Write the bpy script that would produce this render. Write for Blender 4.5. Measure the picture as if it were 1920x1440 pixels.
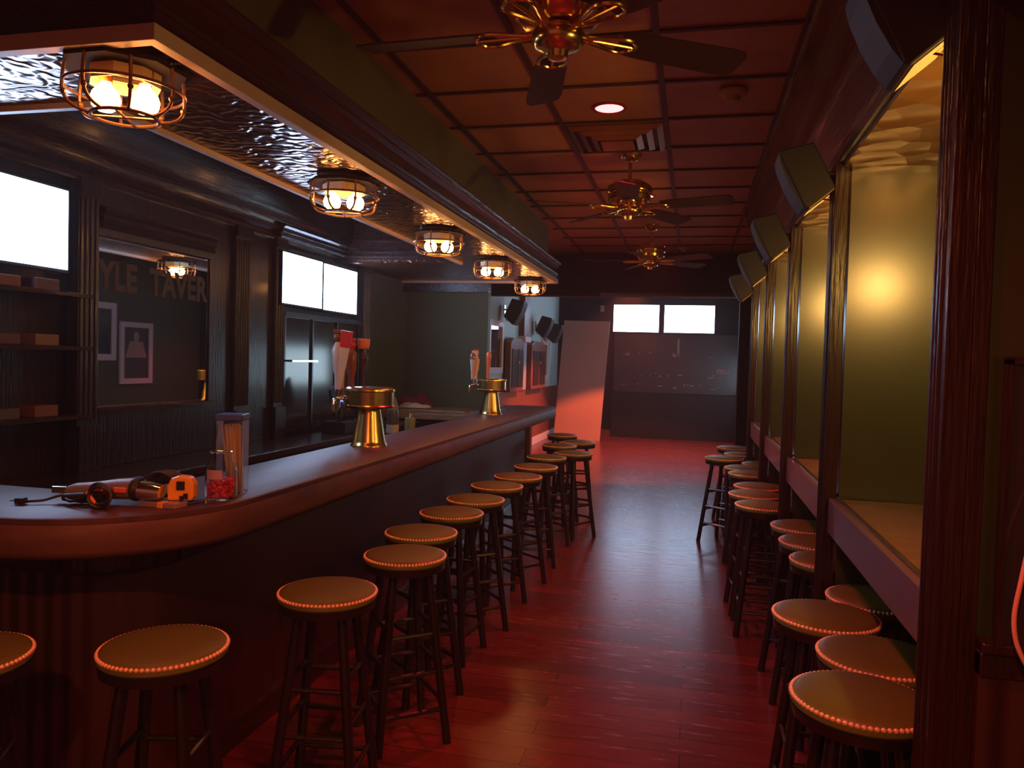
import bpy, bmesh, math, random
from mathutils import Vector, Matrix
random.seed(7)
PI = math.pi
for o in list(bpy.data.objects): bpy.data.objects.remove(o)
sc = bpy.context.scene
COL = sc.collection

# ------------------------------------------------------------------ camera
F = 1440.0
yaw, pit, roll = math.radians(13.2), math.radians(1.75), 0.028
cam_d = bpy.data.cameras.new('camera'); cam = bpy.data.objects.new('camera', cam_d); COL.objects.link(cam)
fw = Vector((-math.sin(yaw)*math.cos(pit), math.cos(yaw)*math.cos(pit), -math.sin(pit)))
rt = fw.cross(Vector((0, 0, 1))).normalized(); up = rt.cross(fw)
r2 = math.cos(roll)*rt + math.sin(roll)*up; u2 = -math.sin(roll)*rt + math.cos(roll)*up
mw = Matrix((r2, u2, -fw)).transposed().to_4x4(); mw.translation = Vector((0, 0, 1.56))
cam.matrix_world = mw
cam_d.sensor_width = 36.0; cam_d.lens = 36.0*F/1920.0; cam_d.clip_start = 0.02; cam_d.clip_end = 100
sc.camera = cam

# ------------------------------------------------------------------ world, exposure
w = bpy.data.worlds.new('world'); sc.world = w; w.use_nodes = True
w.node_tree.nodes['Background'].inputs[0].default_value = (0.60, 0.17, 0.10, 1)
w.node_tree.nodes['Background'].inputs[1].default_value = 0.27
sc.view_settings.view_transform = 'Standard'; sc.view_settings.look = 'None'
sc.view_settings.gamma = 1; sc.view_settings.exposure = 0.15
try: sc.view_settings.use_curve_mapping = False
except Exception: pass
E_BULB, E_SCONCE, E_TV = 35.0, 370.0, 13.0
RED_W, REAR_W = 85.0, 700.0

# ------------------------------------------------------------------ materials
MATS = {}
def mat(name, base, rough=0.5, metal=0.0, coat=0.0, emit=None, es=0.0, trans=0.0, noise=None, bump=None, spec=None, alpha=1.0):
    """noise=(scale, amount, stretch xyz); bump=(kind, scale, strength, dist[, stretch])"""
    if name in MATS: return MATS[name]
    m = bpy.data.materials.new(name); m.use_nodes = True; nt = m.node_tree
    p = nt.nodes['Principled BSDF']
    p.inputs['Base Color'].default_value = (*base, 1); p.inputs['Roughness'].default_value = rough
    p.inputs['Metallic'].default_value = metal
    if coat: p.inputs['Coat Weight'].default_value = coat; p.inputs['Coat Roughness'].default_value = 0.12
    if emit: p.inputs['Emission Color'].default_value = (*emit, 1); p.inputs['Emission Strength'].default_value = es
    if trans: p.inputs['Transmission Weight'].default_value = trans; p.inputs['IOR'].default_value = 1.3
    if spec is not None: p.inputs['Specular IOR Level'].default_value = spec
    if alpha < 1: p.inputs['Alpha'].default_value = alpha
    tc = nt.nodes.new('ShaderNodeTexCoord')
    def mapped(st):
        mp = nt.nodes.new('ShaderNodeMapping'); mp.inputs['Scale'].default_value = st
        nt.links.new(tc.outputs['Object'], mp.inputs['Vector']); return mp.outputs['Vector']
    if noise:
        n = nt.nodes.new('ShaderNodeTexNoise'); n.inputs['Scale'].default_value = noise[0]; n.inputs['Detail'].default_value = 5
        nt.links.new(mapped(noise[2]), n.inputs['Vector'])
        cr = nt.nodes.new('ShaderNodeValToRGB'); a = noise[1]
        cr.color_ramp.elements[0].position = 0.3; cr.color_ramp.elements[1].position = 0.7
        cr.color_ramp.elements[0].color = (*[c*(1-a) for c in base], 1); cr.color_ramp.elements[1].color = (*[min(1, c*(1+a)) for c in base], 1)
        nt.links.new(n.outputs['Fac'], cr.inputs['Fac']); nt.links.new(cr.outputs['Color'], p.inputs['Base Color'])
    if bump:
        st = bump[4] if len(bump) > 4 else (1, 1, 1)
        if bump[0] == 'noise':
            t = nt.nodes.new('ShaderNodeTexNoise'); t.inputs['Scale'].default_value = bump[1]; t.inputs['Detail'].default_value = 3; out = t.outputs['Fac']
        elif bump[0] == 'voronoi':
            t = nt.nodes.new('ShaderNodeTexVoronoi'); t.inputs['Scale'].default_value = bump[1]; out = t.outputs['Distance']
        elif bump[0] == 'swirl':
            t = nt.nodes.new('ShaderNodeTexWave'); t.wave_type = 'RINGS'; t.inputs['Scale'].default_value = bump[1]
            t.inputs['Distortion'].default_value = 14; t.inputs['Detail'].default_value = 2; t.inputs['Detail Scale'].default_value = 1.4; out = t.outputs['Fac']
        else:
            t = nt.nodes.new('ShaderNodeTexWave'); t.inputs['Scale'].default_value = bump[1]; t.wave_profile = 'SIN'; out = t.outputs['Fac']
        nt.links.new(mapped(st), t.inputs['Vector'])
        b = nt.nodes.new('ShaderNodeBump'); b.inputs['Strength'].default_value = bump[2]; b.inputs['Distance'].default_value = bump[3]
        nt.links.new(out, b.inputs['Height']); nt.links.new(b.outputs['Normal'], p.inputs['Normal'])
    MATS[name] = m; return m

WOOD = mat('dark gloss wood', (0.036, 0.012, 0.009), 0.26, coat=0.2, noise=(9, 0.35, (6, 0.6, 6)), bump=('noise', 14, 0.25, 0.01, (5, 0.6, 5)))
WOODV = mat('dark gloss wood upright grain', (0.024, 0.009, 0.008), 0.30, coat=0.15, noise=(9, 0.35, (6, 6, 0.5)), bump=('noise', 14, 0.3, 0.012, (6, 6, 0.5)))
BEAD = mat('dark beadboard', (0.045, 0.013, 0.010), 0.45, bump=('wave', 4.6, 0.8, 0.012, (1, 1, 0)))
BARTOP = mat('varnished bar top', (0.085, 0.040, 0.045), 0.46, coat=0.0, noise=(3, 0.3, (6, 1, 1)))
BAREDGE = mat('varnished bar edge', (0.10, 0.040, 0.026), 0.55, coat=0.0, noise=(5, 0.3, (1, 1, 5)))
OLIVE = mat('olive gloss paint', (0.022, 0.033, 0.004), 0.6, coat=1.0, spec=0.3, noise=(1.3, 0.12, (1, 1, 1)), bump=('noise', 7, 0.12, 0.02))
OLIVED = mat('dark green paint', (0.060, 0.075, 0.028), 0.55, noise=(1.5, 0.1, (1, 1, 1)))
_p = OLIVE.node_tree.nodes['Principled BSDF']; _p.inputs['Coat Roughness'].default_value = 0.27; _p.inputs['Coat IOR'].default_value = 1.8
SOFFIT = mat('olive soffit paint', (0.085, 0.075, 0.020), 0.6)
TIN = mat('dark embossed tin', (0.11, 0.040, 0.025), 0.20, metal=0.6, bump=('swirl', 5.2, 0.35, 0.012))
TING = mat('bronze embossed tin', (0.42, 0.20, 0.07), 0.32, metal=0.55, bump=('voronoi', 7.5, 0.9, 0.03))
CEIL = mat('copper tin ceiling tile', (0.44, 0.17, 0.055), 0.45, metal=0.2, noise=(3, 0.15, (1, 1, 1)), bump=('voronoi', 11, 0.35, 0.01))
GRID = mat('dark ceiling grid', (0.035, 0.012, 0.008), 0.5)
TRIMP = mat('cream painted trim', (0.58, 0.42, 0.34), 0.5)
BLACK = mat('black plastic', (0.010, 0.009, 0.010), 0.55)
BLACKM = mat('matt black paint', (0.010, 0.007, 0.010), 0.7, spec=0.15)
REARP = mat('black gloss panel', (0.030, 0.022, 0.028), 0.12, coat=0.4)
BRASS = mat('polished brass', (0.80, 0.52, 0.17), 0.20, metal=1.0)
BRASSB = mat('brushed brass', (0.62, 0.40, 0.14), 0.25, metal=1.0, noise=(6, 0.12, (1, 1, 12)))
CHROME = mat('chrome', (0.75, 0.72, 0.70), 0.12, metal=1.0)
NAIL = mat('brass nailheads', (1.0, 0.60, 0.34), 0.33, metal=0.2, spec=1.0)
VINYL = mat('olive vinyl seat', (0.125, 0.125, 0.018), 0.42, bump=('noise', 180, 0.1, 0.002))
STOOLW = mat('near black stool wood', (0.014, 0.007, 0.007), 0.33, coat=0.3)
CAGEM = mat('weathered bronze cage', (0.34, 0.17, 0.09), 0.35, metal=0.8)
BULB = mat('glowing warm bulb', (1, 0.6, 0.2), 0.4, emit=(1.0, 0.40, 0.11), es=E_BULB)
SBULB = mat('glowing sconce bulb', (1, 0.6, 0.2), 0.4, emit=(1.0, 0.54, 0.13), es=E_SCONCE)
REDL = mat('glowing red lens', (1, 0.2, 0.2), 0.4, emit=(1.0, 0.13, 0.13), es=6)
MIRROR = mat('aged mirror', (0.62, 0.66, 0.66), 0.015, metal=1.0)
BOARD = mat('pinkish plywood board', (0.42, 0.25, 0.22), 0.6, noise=(2, 0.06, (1, 1, 1)))
REARW = mat('pale blue green paint', (0.42, 0.58, 0.56), 0.55)
REDWOOD = mat('red brown wood panel', (0.20, 0.058, 0.035), 0.4, coat=0.2, noise=(6, 0.25, (5, 5, 0.6)))
WHITEF = mat('white painted frame', (0.72, 0.60, 0.60), 0.45)
GREYB = mat('grey blue paint', (0.30, 0.36, 0.42), 0.55)
CLEAR = mat('clear plastic', (0.95, 0.95, 0.97), 0.06, trans=1.0)
SCREEN = {}
def screen(name, col, s): return mat(name, (0.02, 0.02, 0.02), 0.3, emit=col, es=s)

def brick_floor():
    m = bpy.data.materials.new('red brown plank floor'); m.use_nodes = True; nt = m.node_tree; p = nt.nodes['Principled BSDF']
    tc = nt.nodes.new('ShaderNodeTexCoord')
    bt = nt.nodes.new('ShaderNodeTexBrick'); bt.inputs['Scale'].default_value = 1.0
    bt.inputs['Brick Width'].default_value = 1.2; bt.inputs['Row Height'].default_value = 0.13
    bt.inputs['Mortar Size'].default_value = 0.0022; bt.inputs['Mortar'].default_value = (0.05, 0.014, 0.01, 1)
    bt.inputs['Color1'].default_value = (0.21, 0.040, 0.030, 1); bt.inputs['Color2'].default_value = (0.125, 0.024, 0.018, 1)
    nt.links.new(tc.outputs['Object'], bt.inputs['Vector'])
    mp = nt.nodes.new('ShaderNodeMapping'); mp.inputs['Scale'].default_value = (1.2, 9, 1); nt.links.new(tc.outputs['Object'], mp.inputs['Vector'])
    n = nt.nodes.new('ShaderNodeTexNoise'); n.inputs['Scale'].default_value = 4; n.inputs['Detail'].default_value = 6; nt.links.new(mp.outputs[0], n.inputs['Vector'])
    mx = nt.nodes.new('ShaderNodeMix'); mx.data_type = 'RGBA'; mx.blend_type = 'MULTIPLY'; mx.inputs['Factor'].default_value = 0.55
    cr = nt.nodes.new('ShaderNodeValToRGB'); cr.color_ramp.elements[0].position = 0.3; cr.color_ramp.elements[0].color = (0.45, 0.40, 0.38, 1); cr.color_ramp.elements[1].position = 0.72
    nt.links.new(n.outputs['Fac'], cr.inputs['Fac'])
    nt.links.new(bt.outputs['Color'], mx.inputs['A']); nt.links.new(cr.outputs['Color'], mx.inputs['B']); nt.links.new(mx.outputs['Result'], p.inputs['Base Color'])
    mr = nt.nodes.new('ShaderNodeMapRange'); mr.inputs['To Min'].default_value = 0.17; mr.inputs['To Max'].default_value = 0.33
    nt.links.new(n.outputs['Fac'], mr.inputs['Value']); nt.links.new(mr.outputs['Result'], p.inputs['Roughness'])
    b = nt.nodes.new('ShaderNodeBump'); b.inputs['Strength'].default_value = 0.015; b.inputs['Distance'].default_value = 0.01
    nt.links.new(n.outputs['Fac'], b.inputs['Height']); nt.links.new(b.outputs['Normal'], p.inputs['Normal'])
    return m
FLOOR = brick_floor()

# ------------------------------------------------------------------ mesh builder
class B:
    def __init__(s): s.bm = bmesh.new()
    def box(s, x0, x1, y0, y1, z0, z1, rot=None, piv=None):
        vs = [s.bm.verts.new((x, y, z)) for x in (x0, x1) for y in (y0, y1) for z in (z0, z1)]
        for f in ((0, 1, 3, 2), (4, 6, 7, 5), (0, 4, 5, 1), (2, 3, 7, 6), (0, 2, 6, 4), (1, 5, 7, 3)): s.bm.faces.new([vs[i] for i in f])
        if rot is not None:
            c = Vector(piv) if piv is not None else Vector(((x0+x1)/2, (y0+y1)/2, (z0+z1)/2))
            for v in vs: v.co = rot @ (v.co - c) + c
        return s
    def cyl(s, a, b, ra, rb=None, n=16, cap=True):
        a, b = Vector(a), Vector(b); rb = ra if rb is None else rb
        d = (b-a).normalized(); t = Vector((0, 0, 1)) if abs(d.z) < 0.9 else Vector((1, 0, 0))
        u = d.cross(t).normalized(); v = d.cross(u)
        A = [s.bm.verts.new(a+ra*(math.cos(2*PI*i/n)*u+math.sin(2*PI*i/n)*v)) for i in range(n)]
        C = [s.bm.verts.new(b+rb*(math.cos(2*PI*i/n)*u+math.sin(2*PI*i/n)*v)) for i in range(n)]
        for i in range(n): s.bm.faces.new((A[i], A[(i+1) % n], C[(i+1) % n], C[i]))
        if cap: s.bm.faces.new(A[::-1]); s.bm.faces.new(C)
        return s
    def tube(s, pts, r, n=8, closed=False):
        pts = [Vector(p) for p in pts]; rings = []; N = len(pts); pu = None
        for k, p in enumerate(pts):
            if closed: d = (pts[(k+1) % N]-pts[k-1]).normalized()
            else: d = (pts[min(k+1, N-1)]-pts[max(k-1, 0)]).normalized()
            if pu is None:
                t = Vector((0, 0, 1)) if abs(d.z) < 0.9 else Vector((1, 0, 0)); u = d.cross(t).normalized()
            else: u = (pu-d*pu.dot(d)).normalized()
            pu = u; v = d.cross(u)
            rings.append([s.bm.verts.new(p+r*(math.cos(2*PI*i/n)*u+math.sin(2*PI*i/n)*v)) for i in range(n)])
        for k in range(N if closed else N-1):
            A, C = rings[k], rings[(k+1) % N]
            for i in range(n): s.bm.faces.new((A[i], A[(i+1) % n], C[(i+1) % n], C[i]))
        if not closed: s.bm.faces.new(rings[0][::-1]); s.bm.faces.new(rings[-1])
        return s
    def lathe(s, prof, c=(0, 0, 0), n=32):
        c = Vector(c); rings = []
        for r, z in prof:
            if r < 1e-6: rings.append([s.bm.verts.new(c+Vector((0, 0, z)))])
            else: rings.append([s.bm.verts.new(c+Vector((r*math.cos(2*PI*i/n), r*math.sin(2*PI*i/n), z))) for i in range(n)])
        for A, C in zip(rings, rings[1:]):
            if len(A) == 1 and len(C) == 1: continue
            for i in range(n):
                j = (i+1) % n
                if len(A) == 1: s.bm.faces.new((A[0], C[j], C[i]))
                elif len(C) == 1: s.bm.faces.new((A[i], A[j], C[0]))
                else: s.bm.faces.new((A[i], A[j], C[j], C[i]))
        return s
    def ball(s, c, r, sq=(1, 1, 1), n=16):
        return s.lathe([(r*sq[0]*math.sin(PI*k/8), -r*sq[2]*math.cos(PI*k/8)) for k in range(9)], c, n)
    def prism(s, poly, d):
        """poly: 3D points, extruded along vector d"""
        d = Vector(d); A = [s.bm.verts.new(Vector(p)) for p in poly]; C = [s.bm.verts.new(Vector(p)+d) for p in poly]
        n = len(poly)
        for i in range(n): s.bm.faces.new((A[i], A[(i+1) % n], C[(i+1) % n], C[i]))
        s.bm.faces.new(A[::-1]); s.bm.faces.new(C); return s
    def sweep(s, path, prof, closed_prof=True):
        """path: list of (x,y); prof: list of (offset to the LEFT of travel, z); mitred"""
        P = [Vector((p[0], p[1])) for p in path]; N = len(P); rings = []
        for k in range(N):
            d1 = (P[k]-P[k-1]).normalized() if k > 0 else (P[1]-P[0]).normalized()
            d2 = (P[k+1]-P[k]).normalized() if k < N-1 else d1
            n1 = Vector((-d1.y, d1.x)); n2 = Vector((-d2.y, d2.x)); m = (n1+n2).normalized(); sc_ = 1/max(0.3, m.dot(n1))
            rings.append([s.bm.verts.new((P[k].x+m.x*o*sc_, P[k].y+m.y*o*sc_, z)) for o, z in prof])
        L = len(prof)
        for A, C in zip(rings, rings[1:]):
            for i in range(L if closed_prof else L-1): s.bm.faces.new((A[i], A[(i+1) % L], C[(i+1) % L], C[i]))
        if closed_prof: s.bm.faces.new(rings[0][::-1]); s.bm.faces.new(rings[-1])
        return s
    def build(s, name, m, parent=None, bevel=0, smooth=False, loc=None, seg=2):
        bmesh.ops.recalc_face_normals(s.bm, faces=s.bm.faces)
        me = bpy.data.meshes.new(name); s.bm.to_mesh(me); s.bm.free()
        if smooth:
            for p in me.polygons: p.use_smooth = True
            try: me.set_sharp_from_angle(angle=math.radians(38))
            except Exception: pass
        me.materials.append(m)
        o = bpy.data.objects.new(name, me); COL.objects.link(o)
        if parent: o.parent = parent
        if loc: o.location = loc
        if bevel:
            b = o.modifiers.new('bevel', 'BEVEL'); b.width = bevel; b.segments = seg; b.limit_method = 'ANGLE'
        return o
def tag(o, label, cat, group=None):
    o['label'] = label; o['category'] = cat
    if group: o['group'] = group
    return o
def thing(name, label, cat, loc=(0, 0, 0), rz=0.0, group=None):
    o = bpy.data.objects.new(name, None); o.empty_display_size = 0.1; COL.objects.link(o)
    o.location = loc; o.rotation_euler = (0, 0, rz); return tag(o, label, cat, group)
def struct(o): o['kind'] = 'structure'; return o
def copy_tree(o, parent=None):
    c = o.copy(); COL.objects.link(c)
    if parent: c.parent = parent
    for ch in list(o.children): copy_tree(ch, c)
    return c

# ------------------------------------------------------------------ setting
H = 2.98
XL, XR = -3.26, 1.22          # room sides
YB = 16.7
struct(B().box(-3.6, 1.6, -2.6, YB+0.1, -0.1, 0).build('floor', FLOOR))
ce = struct(B().box(-3.6, 1.6, -2.6, YB+0.1, H, H+0.1).build('ceiling', CEIL))
g = B()
x = -1.42
while x < 1.2:
    g.box(x-0.014, x+0.014, -2.5, YB, H-0.012, H+0.004); x += 0.61
y = -2.0
while y < YB:
    g.box(-1.5, 1.2, y-0.012, y+0.012, H-0.011, H+0.004); y += 0.595
g.build('ceiling_grid', GRID, ce)
struct(B().box(XL-0.12, XL, -2.6, 8.30, 0, H).build('wall_left', WOODV))
struct(B().box(XL, -2.22, 8.22, 8.32, 0, 2.62).build('wall_bar_end', OLIVED))
struct(B().box(XL, -3.19, 7.14, 8.22, 0.906, 2.62).build('wall_bar_side', OLIVED))
struct(B().box(-3.02, -2.90, 8.32, YB, 0, H).build('wall_left_rear', REARW))
struct(B().box(-3.02, 1.22, YB, YB+0.1, 0, H).build('wall_back', BLACKM))
struct(B().box(XR, XR+0.1, -2.6, 7.26, 0, H).build('wall_right', OLIVE))
struct(B().box(0.72, 0.84, 7.26, 10.0, 0, H).build('wall_right_rear', OLIVED))
struct(B().box(1.05, 1.15, 10.0, 11.4, 0, H).box(1.05, 1.15, 15.86, YB, 0, H).box(1.05, 1.15, 11.4, 15.86, 0, 0.95).box(1.05, 1.15, 11.4, 15.86, 1.75, H).build('wall_right_back', BLACKM))
struct(B().box(-2.9, 0.72, 10.0, 10.2, 2.43, H).box(0.55, 1.12, 10.0, 10.2, 0, H).build('trim_1', BLACKM))       # dropped header
struct(B().box(-1.2, 0.6, 9.985, 10.0, 2.43, 2.47).build('trim_2', WOOD))
# daylight window on the rear right wall
wn = struct(B().box(1.06, 1.10, 11.4, 11.46, 0.95, 1.75).box(1.06, 1.10, 15.8, 15.86, 0.95, 1.75).box(1.06, 1.10, 11.4, 15.86, 0.95, 1.0).box(1.06, 1.10, 11.4, 15.86, 1.70, 1.75).build('window_1', BLACK))
B().box(1.10, 1.105, 11.46, 15.8, 1.0, 1.70).build('pane', screen('daylit frosted pane', (0.62, 0.86, 1.0), 4.0), wn)
# skirting of the left rear wall and wainscot
wr = B().box(-2.90, -2.87, 8.4, YB, 0.0, 1.05); struct(wr.build('trim_3', REDWOOD))
struct(B().box(-2.87, -2.84, 8.4, YB, 0.0, 0.14).build('baseboard_left', WHITEF, bevel=0.006))
struct(B().box(-2.90, 1.05, YB-0.03, YB, 0.0, 0.12).build('baseboard_back', REDWOOD, bevel=0.006))
# right soffit above the alcoves with crown mouldings
struct(B().box(0.53, XR, 1.20, 7.26, 2.36, H).box(0.53, XR, -2.6, 1.2, 2.36, H).build('trim_4', WOOD))
crn = [(0, 2.34), (0.02, 2.34), (0.028, 2.37), (0.012, 2.40), (0.02, 2.42), (0.018, 2.56), (0.035, 2.59), (0.045, 2.63), (0.03, 2.65),
       (0.03, 2.72), (0.05, 2.76), (0.075, 2.82), (0.10, 2.86), (0.105, 2.90), (0.125, 2.92), (0.125, H), (0, H)]
struct(B().sweep([(0.53, -2.5), (0.53, 7.26)], crn).build('trim_5', WOOD, smooth=True))
struct(B().box(0.53, 1.22, 1.2, 7.26, 2.325, 2.36).box(0.53, XR, -2.6, 1.2, 2.325, 2.36).build('trim_6', TING))          # tin alcove ceilings

# ------------------------------------------------------------------ alcove partitions, shelves, sconces
PY = [1.73, 3.12, 4.45, 5.80, 7.15]
ordn = ['first', 'second', 'third', 'fourth', 'fifth', 'sixth', 'seventh', 'eighth', 'ninth', 'tenth', 'eleventh', 'twelfth', 'thirteenth', 'fourteenth', 'fifteenth', 'sixteenth', 'seventeenth']
plab = ['dark timber post and olive partition at the right edge, nearest the camera',
        'glossy post and olive partition closing the nearest alcove, sconce glow on its paint',
        'post and olive partition closing the second alcove, third post from the camera',
        'narrow looking post and partition closing the third alcove, fourth from the camera',
        'farthest post and olive partition on the right, closing the last alcove']
for i, y in enumerate(PY):
    t = thing('alcove_partition', plab[i], 'partition', (0.50, y, 0), 0, 'partitions of the right alcoves')
    pn = B().box(0.06, XR-0.50, 0.012, 0.09, 0, 2.325).build('panel', OLIVE, t)
    po = B().box(0.0, 0.05, 0.0, 0.105, 0, 2.34)
    if i == 0: po.box(0.05, 0.082, 0.0, 0.022, 0.0, 2.325)
    for k in range(3): po.cyl((-0.001, 0.03+k*0.023, 0.03), (-0.001, 0.03+k*0.023, 2.3), 0.006, n=8)
    po.build('post', WOODV, t, bevel=0.004)
    if i == 0:
        B().box(0.082, 0.72, -0.02, 0.012, 0, 1.0).build('wainscot', BEAD, t)
        B().box(0.082, 0.72, -0.035, 0.012, 1.0, 1.022).box(0.082, 0.72, -0.026, 0.012, 0.95, 1.0).build('wainscot_cap', WOODV, t, bevel=0.004)
slab = ['wide wooden drink shelf in the nearest alcove', 'wooden drink shelf in the second alcove from the camera',
        'wooden drink shelf in the third alcove from the camera', 'wooden drink shelf in the farthest alcove']
for i in range(4):
    y0, y1 = PY[i]+0.107, PY[i+1]-0.008
    t = thing('drink_shelf', slab[i], 'shelf', (0.52, y0, 0.94), 0, 'drink shelves in the right alcoves')
    B().box(0.03, XR-0.52, 0, y1-y0, 0.10, 0.128).build('shelf_top', mat('worn wood shelf', (0.16, 0.08, 0.045), 0.42, coat=0.2, noise=(5, 0.25, (1, 7, 1))), t)
    B().box(0.0, 0.03, 0, y1-y0, 0.0, 0.13).build('fascia', mat('plum brown fascia', (0.12, 0.05, 0.055), 0.4, coat=0.2), t, bevel=0.003)
    B().box(0.022, 0.040, 0, y1-y0, 0.126, 0.136).build('edge_bead', WOOD, t, bevel=0.004)
    # sconce on the far side of the nearer partition
    yl = y0
    s = thing('wall_sconce', 'small brass wall sconce glowing in the %s alcove, hidden behind its post' % ['nearest', 'second', 'third', 'farthest'][i], 'lamp', (0.93, yl-0.012, 2.0), 0, 'sconces in the alcoves')
    B().lathe([(0, 0), (0.045, 0), (0.045, 0.01), (0.02, 0.02), (0, 0.02)], n=20).build('back_plate', BRASS, s, smooth=True).rotation_euler = (-PI/2, 0, 0)
    B().tube([(0, 0.01, 0), (0, 0.06, -0.005), (0, 0.09, -0.03), (0, 0.10, -0.06)], 0.007).build('arm', BRASS, s, smooth=True)
    B().ball((0, 0.10, -0.005), 0.038, (1, 1, 1.2)).build('bulb', SBULB, s, smooth=True)
    B().lathe([(0.012, -0.065), (0.022, -0.06), (0.026, -0.045), (0.02, -0.042)], (0, 0.10, 0)).build('socket', BRASS, s, smooth=True)
# near camera alcove: dark framed mirror and cable loop at the right edge
t = thing('wall_panel', 'dark glossy panel at the right edge of the photo, above the wainscot', 'panel', (0.615, 1.70, 1.02))
B().box(0, 0.42, 0, 0.012, 0.0, 0.56).build('glass', REARP, t)
B().box(-0.012, 0.0, -0.006, 0.014, 0.0, 0.57).box(-0.012, 0.42, -0.006, 0.014, 0.56, 0.575).build('frame', WOODV, t)
pts = [(0.690, 1.665, 1.40), (0.668, 1.66, 1.34), (0.645, 1.655, 1.26), (0.627, 1.65, 1.16), (0.619, 1.65, 1.10), (0.622, 1.65, 1.055), (0.634, 1.65, 1.02), (0.652, 1.65, 0.992), (0.675, 1.65, 0.978), (0.72, 1.65, 0.975), (0.76, 1.66, 1.0)]
def smooth_path(P, n=6, closed=False):
    P = [Vector(p) for p in P]; out = []; N = len(P)
    for i in range(N if closed else N-1):
        a, b, c, d = (P[i-1] if (i > 0 or closed) else P[0]), P[i], P[(i+1) % N], (P[(i+2) % N] if (closed or i+2 < N) else P[-1])
        for k in range(n):
            t_ = k/n
            out.append(0.5*((2*b)+(-a+c)*t_+(2*a-5*b+4*c-d)*t_*t_+(-a+3*b-3*c+d)*t_**3))
    if not closed: out.append(P[-1])
    return out
tag(B().tube(smooth_path(pts), 0.0045, 10).build('hanging_cable', mat('salmon cable', (0.85, 0.36, 0.25), 0.5), smooth=True), 'salmon pink cable hanging in a loop at the right edge', 'cable')

# ------------------------------------------------------------------ right side speakers
def speaker(loc, rz, label, group, flip=1):
    """box speaker, front faces local -x and down; hangs from a bracket at +x"""
    t = thing('wall_speaker', label, 'speaker', loc, rz, group)
    a = Matrix.Rotation(math.radians(-26)*1, 3, 'Y')
    def R(p): return tuple(a @ Vector(p))
    hw = 0.09
    body = [(0.055, 0.095), (-0.068, 0.125), (-0.076, 0.11), (-0.076, -0.11), (-0.068, -0.125), (0.055, -0.095)]
    b = B(); b.prism([R((p[0], -hw, p[1])) for p in body], a @ Vector((0, 2*hw, 0)))
    b.build('cabinet', BLACK, t, bevel=0.006)
    gr = [(-0.0765, 0.112), (-0.085, 0.07), (-0.089, 0), (-0.085, -0.07), (-0.0765, -0.112)]
    b = B(); b.prism([R((p[0], -hw+0.006, p[1])) for p in gr], a @ Vector((0, 2*hw-0.012, 0)))
    b.build('grille', mat('grey speaker grille', (0.022, 0.022, 0.030), 0.65), t)
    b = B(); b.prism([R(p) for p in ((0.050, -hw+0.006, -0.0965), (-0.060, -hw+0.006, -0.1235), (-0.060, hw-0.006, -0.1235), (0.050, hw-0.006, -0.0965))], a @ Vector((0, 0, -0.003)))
    b.build('painted_lit_bottom', mat('tan underside painted as lit', (0.62, 0.50, 0.30), 0.5), t)  # added pale sheet; its colour stands in for sconce light on the underside
    B().box(0.10, 0.117, -0.025, 0.025, -0.04, 0.05).cyl((0.04, 0, 0), (0.105, 0, 0.01), 0.010).tube([(0.05, -0.02, -0.09), (0.09, -0.02, -0.10), (0.11, -0.02, -0.03)], 0.005).build('bracket', CHROME, t)
    return t
for i, (x, y, z, lab) in enumerate([(0.450, 1.95, 2.375, 'black wall speaker at the top right, nearest the camera, its underside coloured pale as if lit'),
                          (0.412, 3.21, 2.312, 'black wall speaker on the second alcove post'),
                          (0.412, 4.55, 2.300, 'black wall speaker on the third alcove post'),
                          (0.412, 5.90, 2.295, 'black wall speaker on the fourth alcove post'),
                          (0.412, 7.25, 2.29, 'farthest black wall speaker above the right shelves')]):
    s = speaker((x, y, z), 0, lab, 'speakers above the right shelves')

# ------------------------------------------------------------------ canopy above the bar
t = thing('bar_canopy', 'long dropped canopy of dark mouldings over the bar with cream edge trim', 'canopy', (0, 0, 0))
outp = [(-3.25, 1.90), (-1.53, 1.90), (-1.53, 8.02), (-3.25, 8.02)]     # travelling with the outside on the right
def rp(pr): return [(-o, z) for o, z in pr]
B().sweep(outp, rp([(0, 2.60), (0, H), (-0.04, H), (-0.04, 2.60)])).build('soffit', SOFFIT, t)
B().sweep(outp, rp([(0.092, 2.435), (0.088, 2.445), (0.097, 2.452), (0.089, 2.461), (0.099, 2.472), (0.092, 2.482), (0.100, 2.494), (0.088, 2.505),
                    (0.084, 2.555), (0.092, 2.563), (0.104, 2.572), (0.100, 2.582), (0.116, 2.592), (0.126, 2.606), (0.124, 2.618), (0.10, 2.626), (0, 2.64), (-0.04, 2.65), (-0.04, 2.435)])).build('crown_moulding', WOOD, t, smooth=True)
B().sweep(outp, rp([(0.10, 2.392), (0.10, 2.437), (0.06, 2.437), (0.06, 2.392)])).build('edge_trim', TRIMP, t, bevel=0.002)
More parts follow.
